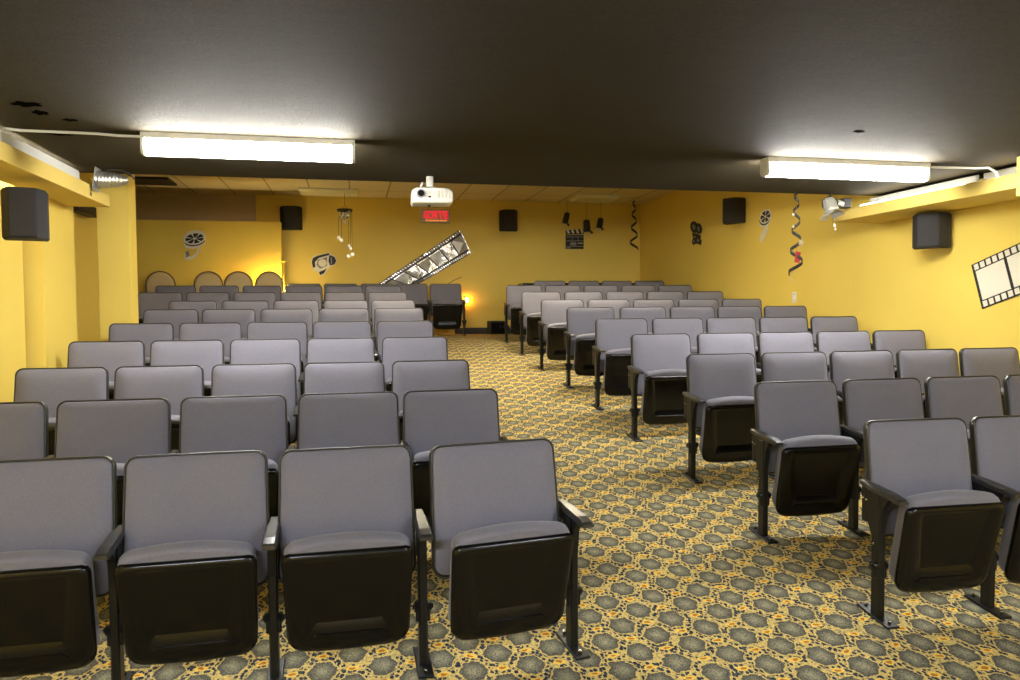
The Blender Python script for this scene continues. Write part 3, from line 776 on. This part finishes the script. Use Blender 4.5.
# film reel on the rear right wall
cd = Card(0, XRR, (-1, 0, 0))
cd.poly('paper', [(760.3, 219), (761, 213.5), (765, 209.6), (769.5, 209), (771.8, 212), (772, 218), (770, 223), (768.4, 226), (768.4, 230), (766, 236), (762.5, 242.5), (760.2, 241), (761.2, 234.5), (764, 229.5), (766, 227.5), (763, 227), (760.4, 226.5)])
cd.poly('black', ell(765.6, 219.2, 4.9, 6.6, 28)); cd.poly('paper', ell(766.3, 216.9, 5.0, 7.4, 28)); cd.polys('black', wedges(766.5, 216.6, 4.8, 7.0, 28, 6, 8, 0.18, 0.9))
cd.done('film_reel_cutout', 'black and white film reel cutout on the rear right wall', 'decoration', 'movie cutouts')
# dark smudges in the sprayed ceiling
m = MB()
for e_ in ((26, 104, 15, 2.6, 4), (40, 112.5, 8, 2.2, 8), (70, 119.8, 7.5, 1.3, 4), (59, 133.8, 13, 1.6, 4), (859, 131.5, 5, 0.9, 2)):
    m.prism([at(x, y, 2, CZ) + Vector((0, 0, 0.001)) for k, (x0, y0) in enumerate(ell(*e_)) for x, y in ((e_[0] + (x0 - e_[0]) * (1 + 0.22 * math.sin(k * 2.1)), e_[1] + (y0 - e_[1]) * (0.9 + 0.25 * math.sin(k * 1.3))),)], (0, 0, -0.003))
structure(m.build('trim_4', 'smudge'), 'dark smudges on the dark ceiling near the left cove', 'ceiling')
# film strip on the near right wall (runs out of the photo)
def strip_card(name, label, T, n, pitch, band, H, win_mat, frame_mat, hole_mat, holes, gap, edge_mat=None):
    m = MB()
    L_ = n * pitch + gap
    def quad(a, b, c, d, k, mi_, t=0.003):
        m.prism([T(a, c, k), T(b, c, k), T(b, d, k), T(a, d, k)], T(0, 0, -t) - T(0, 0, 0), mi_)
    seg = n * 2
    for i in range(seg): quad(L_ * i / seg, L_ * (i + 1) / seg, 0, H, 0.008, 0, 0.006)
    for i in range(n):
        quad(i * pitch + gap, (i + 1) * pitch, band, H - band, 0.0115, 1)
        for j in range(holes):
            w = (pitch) / holes
            a = i * pitch + gap * 0.5 + j * w + w * 0.16; b = a + w * 0.68
            for c, d in ((band * 0.16, band * 0.84), (H - band * 0.84, H - band * 0.16)): quad(a, b, c, d, 0.0115, 2)
    o = m.build(name, [frame_mat, win_mat, hole_mat])
    return tag(o, label, 'decoration', 'film strip cutouts')
TLn = at(972, 265, 0, XR); BLn = at(980, 311, 0, XR); TRn = at(1020, 243, 0, XR)
u_ = (TRn - TLn).normalized(); w_ = (BLn - TLn); Hn = w_.length; w_ = (w_ - u_ * w_.dot(u_)).normalized()
strip_card('film_strip_cutout', 'black film strip cutout with blank white frames on the near right wall',
           lambda s, t, k: TLn + u_ * s + w_ * t + Vector((-k, 0, 0)), 4, 0.315, 0.070, Hn * 0.98, 'paper', 'black', 'paper', 5, 0.030)
# crumpled metallic film strip on the back wall
A_ = at(460, 229.5, 1, BY); B_ = at(471, 253.5, 1, BY); C_ = at(378, 284, 1, BY); D_ = at(416, 285.5, 1, BY)
ext = 1.18
C_ = A_ + (C_ - A_) * ext; D_ = B_ + (D_ - B_) * (ext + 0.22)
Lf = 1.0
def Tf(s, t, k):
    a = A_.lerp(C_, s); b = B_.lerp(D_, s)
    p = a.lerp(b, t)
    return Vector((p.x, p.y - k - 0.01 - 0.02 * math.sin(s * 9) ** 2, p.z))
m = MB(); n = 8
def qd(a, b, c, d, k, mi_, t=0.004): m.prism([Tf(a, c, k), Tf(b, c, k), Tf(b, d, k), Tf(a, d, k)], (0, t, 0), mi_)
for i in range(24): qd(i / 24, (i + 1) / 24, 0, 1, 0.004, 0)
for i in range(n):
    a, b = i / n + 0.008, (i + 1) / n - 0.004
    mm = (3, 1, 1, 1, 1, 1, 3, 3)[i]  # foil reflections painted frame by frame, end frames dark
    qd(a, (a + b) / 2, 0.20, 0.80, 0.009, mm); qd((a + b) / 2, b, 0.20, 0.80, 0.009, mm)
    if i < 6: m.prism([Tf(a if i else b - 0.02, 0.24, 0.0105), Tf(b, 0.24, 0.0105), Tf(b, 0.76, 0.0105), Tf(a + 0.02, 0.5, 0.0105)], (0, 0.003, 0), 3 if i else 2)  # wedges painted as a glint and dark reflections
    for j in range(5):
        aa = i / n + (j + 0.15) / n / 5; bb = aa + 0.62 / n / 5
        qd(aa, bb, 0.035, 0.125, 0.009, 1); qd(aa, bb, 0.875, 0.965, 0.009, 1)
qd(0.0, 0.010, 0.0, 1.0, 0.010, 1)
tag(m.build('film_strip_cutout', ['black', 'foil', 'foil_glint', 'foil_dark_reflection']), 'shiny metallic film strip slanting across the back wall', 'decoration', 'film strip cutouts')
m = MB()
q0, q1 = at(447, 284.5, 1, BY - 0.02), at(462, 277, 1, BY - 0.02)
m.tube([q0, q0.lerp(q1, 0.5) + Vector((0, 0, 0.012)), q1], 0.006, 6)
tag(m.build('thin_rod', 'brownmetal'), 'thin brown rod slanting on the back wall above the last row', 'rod')

# ------------------------------------------------------------------ hanging decorations
def swirl(x, y, ztop, L_, rad, turns, w, label, mat='black', extra=()):
    r = empty('swirl_streamer', (x, y, ztop)); tag(r, label, 'decoration', 'swirl streamers')
    m = MB(); n = int(turns * 20); prev = None
    V = []
    for i in range(n + 1):
        t = i / n; a = 2 * PI * turns * t ** 0.82 + 0.6
        rr_ = rad * (0.35 + 0.85 * t)
        c_, s_ = math.cos(a), math.sin(a)
        V.append([m.bm.verts.new((rr_ * c_ * k, rr_ * s_ * k, -L_ * t + dz)) for k, dz in ((1, w / 2), (1, -w / 2), (0.94, -w / 2), (0.94, w / 2))])
    for A, B in zip(V, V[1:]):
        for k in range(4):
            f = m.bm.faces.new((A[k], A[(k + 1) % 4], B[(k + 1) % 4], B[k])); f.smooth = True
    m.bm.faces.new(V[0]); m.bm.faces.new(V[-1][::-1])
    m.cyl((0, 0, 0), (0, 0, -0.012), 0.012, n=8)
    m.build('ribbon', mat, r)
    for nm, mt, pts, dy in extra:
        m = MB(); m.prism([(a, dy, b) for a, b in pts], (0, 0.004, 0)); m.tube([(pts[0][0] * 0.5, dy, max(q[1] for q in pts) - 0.003), (0, 0, max(q[1] for q in pts) + 0.07)], 0.0012, 4); m.build(nm, mt, r)
    return r
def star(cx, cz, R_, r_=None, rot=0):
    r_ = r_ or R_ * 0.45
    return [(cx + (R_ if i % 2 == 0 else r_) * math.sin(PI * i / 5 + rot), cz + (R_ if i % 2 == 0 else r_) * math.cos(PI * i / 5 + rot)) for i in range(10)]
sy = 6.22; a = at(796.5, 196, 1, sy)
px = 1 / 114.0
def loc(px_x, px_y): q = at(px_x, px_y, 1, sy); return q.x - a.x, q.z - CZ
def sq(cx, cz, w, h, rot): c, s_ = math.cos(rot), math.sin(rot); return [(cx + x * c - z * s_, cz + x * s_ + z * c) for x, z in ((-w, -h), (w, -h), (w, h), (-w, h))]
swirl(a.x, sy, CZ, 0.755, 0.056, 4.4, 0.034, 'black swirl streamer with red ticket hanging before the right wall', 'black', [
    ('red_ticket', 'red', sq(*loc(794.5, 257.5), 0.026, 0.052, -0.12), -0.052), ('silver_star', 'silver', star(*loc(797.5, 243), 0.036, rot=0.3), -0.056),
    ('small_star', 'silver', star(*loc(791, 215), 0.016), -0.04), ('small_star', 'silver', star(*loc(790.5, 227), 0.020, rot=0.4), -0.045), ('small_star', 'silver', star(*loc(788.5, 280), 0.014), -0.04)])
a2 = at(634, 204, 1, 12.5)
swirl(a2.x, 12.5, RZ, 0.86, 0.065, 3.8, 0.045, 'black swirl streamer hanging in the back right corner', 'black')

# star mobile
mt_ = at(344.5, 198, 1, 12.1)
r = empty('star_mobile', (mt_.x, 12.1, RZ - 0.06)); tag(r, 'silver and black star mobile hanging from the rear ceiling light', 'decoration')
def lz(y_): return at(344, y_, 1, 12.1).z - (RZ - 0.06)
def lx(x_): return at(x_, 230, 1, 12.1).x - mt_.x
m = MB(); m.tube([(0, 0, 0), (0, 0, lz(206))], 0.003, 6)
for k in range(4):
    t_ = PI / 2 * k + 0.4; m.tube([(0, 0, lz(206)), (0.11 * math.cos(t_), 0.11 * math.sin(t_), lz(210))], 0.002, 5)
m.build('string', 'black', r)
m = MB(); n = 24
ro, ri = 0.122, 0.112
m.rings([[(q * math.cos(2 * PI * i / n), q * math.sin(2 * PI * i / n), z) for i in range(n)] for q, z in ((ri, lz(209.3)), (ro, lz(209.3)), (ro, lz(211.2)), (ri, lz(211.2)), (ri, lz(209.3)))], cap0=False, cap1=False)
m.build('hoop', 'black', r)
for k in range(7):
    t_ = 2 * PI * k / 7; q = 0.06; z_ = lz(212.5 + (k * 5 % 7) * 0.9)
    m = MB(); m.prism([(q * math.cos(t_) + x, q * math.sin(t_), z_ + z) for x, z in star(0, 0, 0.046, rot=k)], (0, 0.003, 0)); m.build('foil_star', 'foil', r)
for x_, yb in ((338.5, 238), (341.5, 240), (344.5, 222), (348.5, 246), (350.5, 248), (352, 254)):
    m = MB(); x0 = lx(x_); yy = 0.03 * math.sin(x_ * 3)
    m.tube([(x0, yy, lz(211)), (x0 * 1.0, yy, lz(yb))], 0.0028, 5)
    m.build('strand', 'black', r)
    m = MB(); m.prism([(x0 + x, yy - 0.004, lz(yb) + z) for x, z in star(0, 0, 0.038, rot=x_)], (0, 0.003, 0)); m.build('hanging_star', 'silver', r)
m = MB(); m.prism([(lx(348) + x, -0.01, lz(256) + z) for x, z in star(0, 0, 0.034, rot=0.5)], (0, 0.003, 0)); m.tube([(lx(350.5), 0, lz(248)), (lx(348), 0, lz(255))], 0.002, 4); m.build('hanging_star', 'silver', r)

# three little black stage lamps hung below the rear right fixture
def mini_lamp(px_, py_, h_, w_, tilt, label):
    c = at(px_, py_, 1, 12.35)
    r = empty('hanging_stage_lamp', (c.x, c.y, c.z), 0); tag(r, label, 'decoration', 'small hanging stage lamps')
    R_ = Matrix.Rotation(tilt, 3, 'Y')
    m = MB(); n = 14
    prof = [(0.15, h_ * 0.5), (0.42, h_ * 0.44), (0.48, h_ * 0.30), (0.5, -h_ * 0.38), (0.44, -h_ * 0.38)]
    m.rings([[R_ @ Vector((w_ * q * math.cos(2 * PI * i / n), w_ * q * math.sin(2 * PI * i / n), z)) for i in range(n)] for q, z in prof])
    m.build('lamp_housing', 'black', r)
    for sx in (-1, 1):
        m = MB(); m.prism([R_ @ Vector(q) for q in ((sx * w_ * 0.44, -w_ * 0.4, -h_ * 0.36), (sx * w_ * 0.44, w_ * 0.4, -h_ * 0.36), (sx * w_ * 0.72, w_ * 0.45, -h_ * 0.52), (sx * w_ * 0.72, -w_ * 0.45, -h_ * 0.52))], R_ @ Vector((0.006, 0, 0.004))); m.build('barn_door', 'black', r)
    m = MB(); t = R_ @ Vector((0, 0, h_ * 0.5)); m.tube([t, (t.x * 0.5, 0, RZ - c.z)], 0.0022, 5); m.build('string', 'black', r)
    m = MB(); t = R_ @ Vector((0, 0, -h_ * 0.46)); m.prism([(t.x + x, -0.01, t.z - 0.03 + z) for x, z in star(0, 0, 0.032)], (0, 0.003, 0)); m.build('foil_star', 'silver', r)
mini_lamp(566, 218.5, 0.22, 0.105, math.radians(14), 'small black stage lamp hanging leftmost, above the clapperboard')
mini_lamp(586.8, 226.5, 0.24, 0.125, math.radians(-4), 'small black stage lamp hanging middle, beside the clapperboard')
mini_lamp(600, 223.5, 0.20, 0.105, math.radians(12), 'small black stage lamp hanging rightmost of the three')

# ------------------------------------------------------------------ stage lamps at the ends of the coves
r = empty('stage_light', tuple(at(833, 207, 1, 6.10))); tag(r, 'grey stage light with barn doors at the end of the right cove', 'lamp')
zt = CZ - r.location.z
AX = Vector((0.16, -0.30, -0.94)).normalized(); Q = AX.to_track_quat('Z', 'Y')
def ringsQ(m, prof, n=20, off=Vector((0, 0, 0)), mat=0): m.rings([[off + Q @ Vector((q * math.cos(2 * PI * i / n), q * math.sin(2 * PI * i / n), z)) for i in range(n)] for q, z in prof], mat)
o_ = Vector((-0.03, 0, 0.0))
m = MB(); ringsQ(m, [(0.02, -0.085), (0.052, -0.078), (0.062, -0.05), (0.064, 0.02), (0.070, 0.055), (0.060, 0.055), (0.056, 0.048)], off=o_); m.build('lamp_can', 'spotgrey', r)
m = MB(); ringsQ(m, [(0.050, 0.050), (0.056, 0.052)], off=o_); m.build('lens', 'silver', r)
for k in range(4):
    m = MB(); t = PI / 2 * k; d_ = Vector((math.cos(t), math.sin(t), 0)); e_ = Vector((-math.sin(t), math.cos(t), 0))
    P_ = [d_ * 0.062 + e_ * 0.05 + Vector((0, 0, 0.055)), d_ * 0.062 - e_ * 0.05 + Vector((0, 0, 0.055)), d_ * 0.105 - e_ * 0.062 + Vector((0, 0, 0.085)), d_ * 0.105 + e_ * 0.062 + Vector((0, 0, 0.085))]
    m.prism([o_ + Q @ q for q in P_], Q @ Vector((0, 0, 0.004))); m.build('barn_door', 'spotgrey', r)
m = MB(); m.tube([o_ + Vector((-0.075, 0, -0.01)), o_ + Vector((-0.080, 0, 0.06)), o_ + Vector((0, 0, 0.10)), o_ + Vector((0.080, 0, 0.06)), o_ + Vector((0.075, 0, -0.01))], 0.006, 6); m.tube([o_ + Vector((0, 0, 0.10)), (o_.x, 0, zt)], 0.008, 8); m.build('yoke', 'metal', r)
m = MB(); m.box((0.085, 0.02, 0.035), (0.07, 0.05, 0.05), bev=0.006, rot=Matrix.Rotation(math.radians(18), 3, 'Y')); m.build('ballast_box', 'spotgrey', r)
m = MB(); m.box((0.17, 0.06, 0.045), (0.08, 0.08, 0.09), bev=0.006); m.build('clamp', 'black', r)
m = MB(); m.tube([o_ + Vector((0.03, -0.02, -0.10)), o_ + Vector((0.035, -0.02, -0.22))], 0.0012, 4); m.prism([(x + o_.x + 0.035, -0.02, z - 0.17) for x, z in star(0, 0, 0.020)], (0, 0.003, 0)); m.prism([(x + o_.x + 0.042, -0.02, z - 0.205) for x, z in star(0, 0, 0.015, rot=0.5)], (0, 0.003, 0)); m.build('hanging_star', 'offwhite', r)

r = empty('stage_light', tuple(at(113, 180, 1, 6.05))); tag(r, 'silver ribbed stage light at the end of the left cove', 'lamp')
zt = CZ - r.location.z
m = MB(); n = 20; secs = []
for i in range(19):                                     # ribbed reflector, lying on its side
    t = i / 18; x = -0.105 + 0.21 * t
    q = 0.066 * math.sqrt(max(0.02, 1 - (max(0, t - 0.15) / 0.87) ** 2.4)) * (1.0 if i % 2 == 0 else 0.90)
    secs.append([(x, q * math.cos(2 * PI * k / n), q * 0.92 * math.sin(2 * PI * k / n)) for k in range(n)])
m.rings(secs, smooth=False); m.build('ribbed_can', 'silver', r)
m = MB(); m.prism([(-0.118, -0.07, -0.085), (-0.118, 0.07, -0.085), (-0.095, 0.075, 0.085), (-0.095, -0.075, 0.085)], (-0.005, 0, 0.001)); m.build('barn_door', 'spotgrey', r)
m = MB(); m.tube([(-0.105, 0, 0.045), (-0.03, 0, 0.075), (0.06, 0, 0.075), (0.125, 0, 0.03)], 0.006, 6); m.tube([(0.0, 0, 0.07), (0.0, 0, zt)], 0.008, 8); m.prism([(0.10, -0.04, 0.06), (0.10, 0.04, 0.06), (0.155, 0.04, 0.0), (0.155, -0.04, 0.0)], (0.004, 0, 0.003)); m.build('yoke', 'black', r)
c = at(98.5, 199, 0, -1.866) 
m = MB(); m.tube([(-1.858, 6.0, Z0 + 0.99), (-1.858, 6.0, Z0 + 0.90)], 0.0016, 5); m.prism([(-1.858, 6.0 + x, Z0 + 0.885 + z) for x, z in star(0, 0, 0.020)], (0.003, 0, 0))
tag(m.build('hanging_star', 'black'), 'small black star on a thread at the left cove end', 'decoration')

# ------------------------------------------------------------------ wooden-backed banquet chairs by the partition
def stack_chair(x, y, label):
    z = floor_z(x, y)
    r = empty('banquet_chair', (x, y, z)); tag(r, label, 'chair', 'round-backed chairs along the partition')
    ztop = at(200, 272, 1, y + 0.2).z - z
    fr = MB(); pts = []
    w = 0.205
    for i in range(15):
        t = PI * i / 14; pts.append((w * math.cos(t), 0.20, ztop - w + 0.005 + w * math.sin(t)))
    fr.tube([(w, 0.20, 0.0)] + [(w, 0.20, 0.45)] + pts + [(-w, 0.20, 0.45), (-w, 0.20, 0.0)], 0.011, 8)
    fr.build('back_frame', 'brownmetal', r)
    m = MB(); o = [(w * 0.95 * math.cos(PI * i / 16), ztop - w + 0.005 + w * 0.95 * math.sin(PI * i / 16)) for i in range(17)] + [(-w * 0.90, 0.55), (w * 0.90, 0.55)]
    m.rings([[(x * k, 0.20 + d, ztop - 0.3 + (h - ztop + 0.3) * k) for x, h in o] for k, d in ((0.96, 0.022), (1.0, 0.012), (1.0, -0.012), (0.97, -0.024), (0.85, -0.032))]); m.build('backrest', 'tan', r)
    m = MB(); o = rr(0.40, 0.43, -0.20, 0.20, 0.05, 0.05); m.rings([[(x * k, h * k, 0.42 + d) for x, h in o] for k, d in ((0.97, 0), (1, 0.01), (1, 0.04), (0.96, 0.055), (0.8, 0.062))]); m.build('seat', 'tan', r)
    for sx in (-1, 1):
        m = MB(); m.tube([(sx * 0.19, -0.18, 0.43), (sx * 0.20, -0.20, 0.0)], 0.011, 8); m.build('leg', 'brownmetal', r)
    return r
yc = 11.80
for k, px_ in enumerate((160.5, 208.5, 238.5, 269.5)):
    p = at(px_, 285, 1, yc + 0.2)
    stack_chair(p.x, yc, ['tan round-backed metal chair at the partition, leftmost, just right of the pillar', 'tan round-backed metal chair at the partition, second from the left', 'tan round-backed metal chair at the partition, third from the left', 'tan round-backed metal chair at the partition, rightmost beside the yellow post'][k])
# yellow post at the partition end
p = at(284, 262, 1, 12.27)
m = MB(); m.cyl((p.x, 12.24, 0.96), (p.x, 12.24, p.z), 0.018, n=14); m.cyl((p.x, 12.24, p.z), (p.x, 12.24, p.z + 0.02), 0.045, n=14); m.cyl((p.x, 12.24, 0.955), (p.x, 12.24, 0.975), 0.05, n=14)
tag(m.build('post', 'partition'), 'slim yellow post standing at the end of the partition', 'post')

# ------------------------------------------------------------------ small things at the back
p0, p1 = at(490, 321, 1, 12.55), at(507, 334, 1, 12.55)
r = empty('subwoofer', ((p0.x + p1.x) / 2, 12.68, 0.963)); tag(r, 'black box on the floor by the back wall at the aisle end', 'box')
w_ = p1.x - p0.x; h_ = p0.z - 0.963
m = MB(); m.box((0, 0, h_ / 2 + 0.008), (w_, 0.32, h_ - 0.016), bev=0.012); m.build('case', 'speaker', r)
m = MB(); m.box((0, -0.163, h_ / 2), (w_ * 0.86, 0.008, h_ * 0.78), bev=0.003); m.build('grille', 'plastic', r)
m = MB(); m.cyl((0.02, -0.166, h_ * 0.55), (0.02, -0.176, h_ * 0.55), 0.03, 0.02, 16); m.build('cone', 'metal', r)
for sx in (-1, 1):
    m = MB(); m.box((sx * w_ * 0.4, 0, 0.006), (0.03, 0.24, 0.012)); m.build('foot', 'base', r)
# long low black cabinet behind the last right-hand row
p0, p1 = at(523, 283, 1, 11.9), at(662, 283, 1, 11.9)
r = empty('low_cabinet', ((p0.x + p1.x) / 2, 12.1, 0.963)); tag(r, 'long black cabinet behind the back row of the right block', 'cabinet')
w_ = p1.x - p0.x; h_ = p0.z - 0.963
m = MB(); m.box((0, 0, h_ / 2), (w_ - 0.02, 0.38, h_ - 0.03), bev=0.006); m.build('carcass', 'black', r)
m = MB(); m.box((0, 0, h_ - 0.015), (w_, 0.42, 0.03), bev=0.006); m.build('top', 'plastic', r)
# wall night light
p = at(467, 300, 1, BY - 0.05)
r = empty('night_light', (p.x, BY, p.z)); tag(r, 'small glowing orange night light on the back wall by the last left seat', 'lamp')
m = MB(); m.box((0, -0.008, 0), (0.07, 0.016, 0.11), bev=0.004); m.build('socket_plate', 'offwhite', r)
m = MB(); m.cyl((0, -0.02, -0.03), (0, -0.07, -0.02), 0.018, 0.016, 12); m.rings([[(q * math.cos(2 * PI * i / 12), -0.055 + q * math.sin(2 * PI * i / 12), z) for i in range(12)] for q, z in ((0.016, -0.02), (0.020, 0.0), (0.018, 0.025), (0.006, 0.04))]); m.build('bulb', 'bulb', r)
# second wall lamp behind the last left row, lighting the partition end
p = at(279, 293, 1, 12.20)
r = empty('wall_lamp', (p.x, 12.30, p.z)); tag(r, 'warm wall lamp low on the partition end behind the rightmost round-backed chair', 'lamp')
m = MB(); m.box((0, -0.01, 0), (0.10, 0.02, 0.14), bev=0.004); m.build('plate', 'offwhite', r)
m = MB(); m.tube([(0, -0.02, -0.03), (0, -0.12, -0.07), (0, -0.16, -0.05)], 0.008, 8); m.build('arm', 'brownmetal', r)
m = MB(); m.rings([[(q * math.cos(2 * PI * i / 14), -0.16 + q * math.sin(2 * PI * i / 14), z) for i in range(14)] for q, z in ((0.02, -0.05), (0.045, -0.03), (0.050, 0.01), (0.035, 0.05), (0.01, 0.065))]); m.build('bulb', 'glowbulb', r)
# light switch on the rear right wall
p = at(794.5, 297.5, 0, XRR)
r = empty('light_switch', (XRR, p.y, p.z)); tag(r, 'white light switch on the rear right wall under the streamer', 'switch')
m = MB(); m.box((-0.004, 0, 0), (0.008, 0.085, 0.125), bev=0.003); m.build('plate', 'white', r)
m = MB(); m.box((-0.012, 0, 0.0), (0.014, 0.03, 0.05), bev=0.003, rot=Matrix.Rotation(0.15, 3, 'Y')); m.build('rocker', 'offwhite', r)
# projection screen behind the camera
m = MB(); m.box((1.5, -2.48, 1.2), (3.6, 0.02, 2.0), mat=0); m.box((1.5, -2.52, 2.24), (3.8, 0.09, 0.09), mat=1, bev=0.01)
tag(m.build('projection_screen', ['screen', 'black']), 'white projection screen on the wall at the screen end', 'screen')
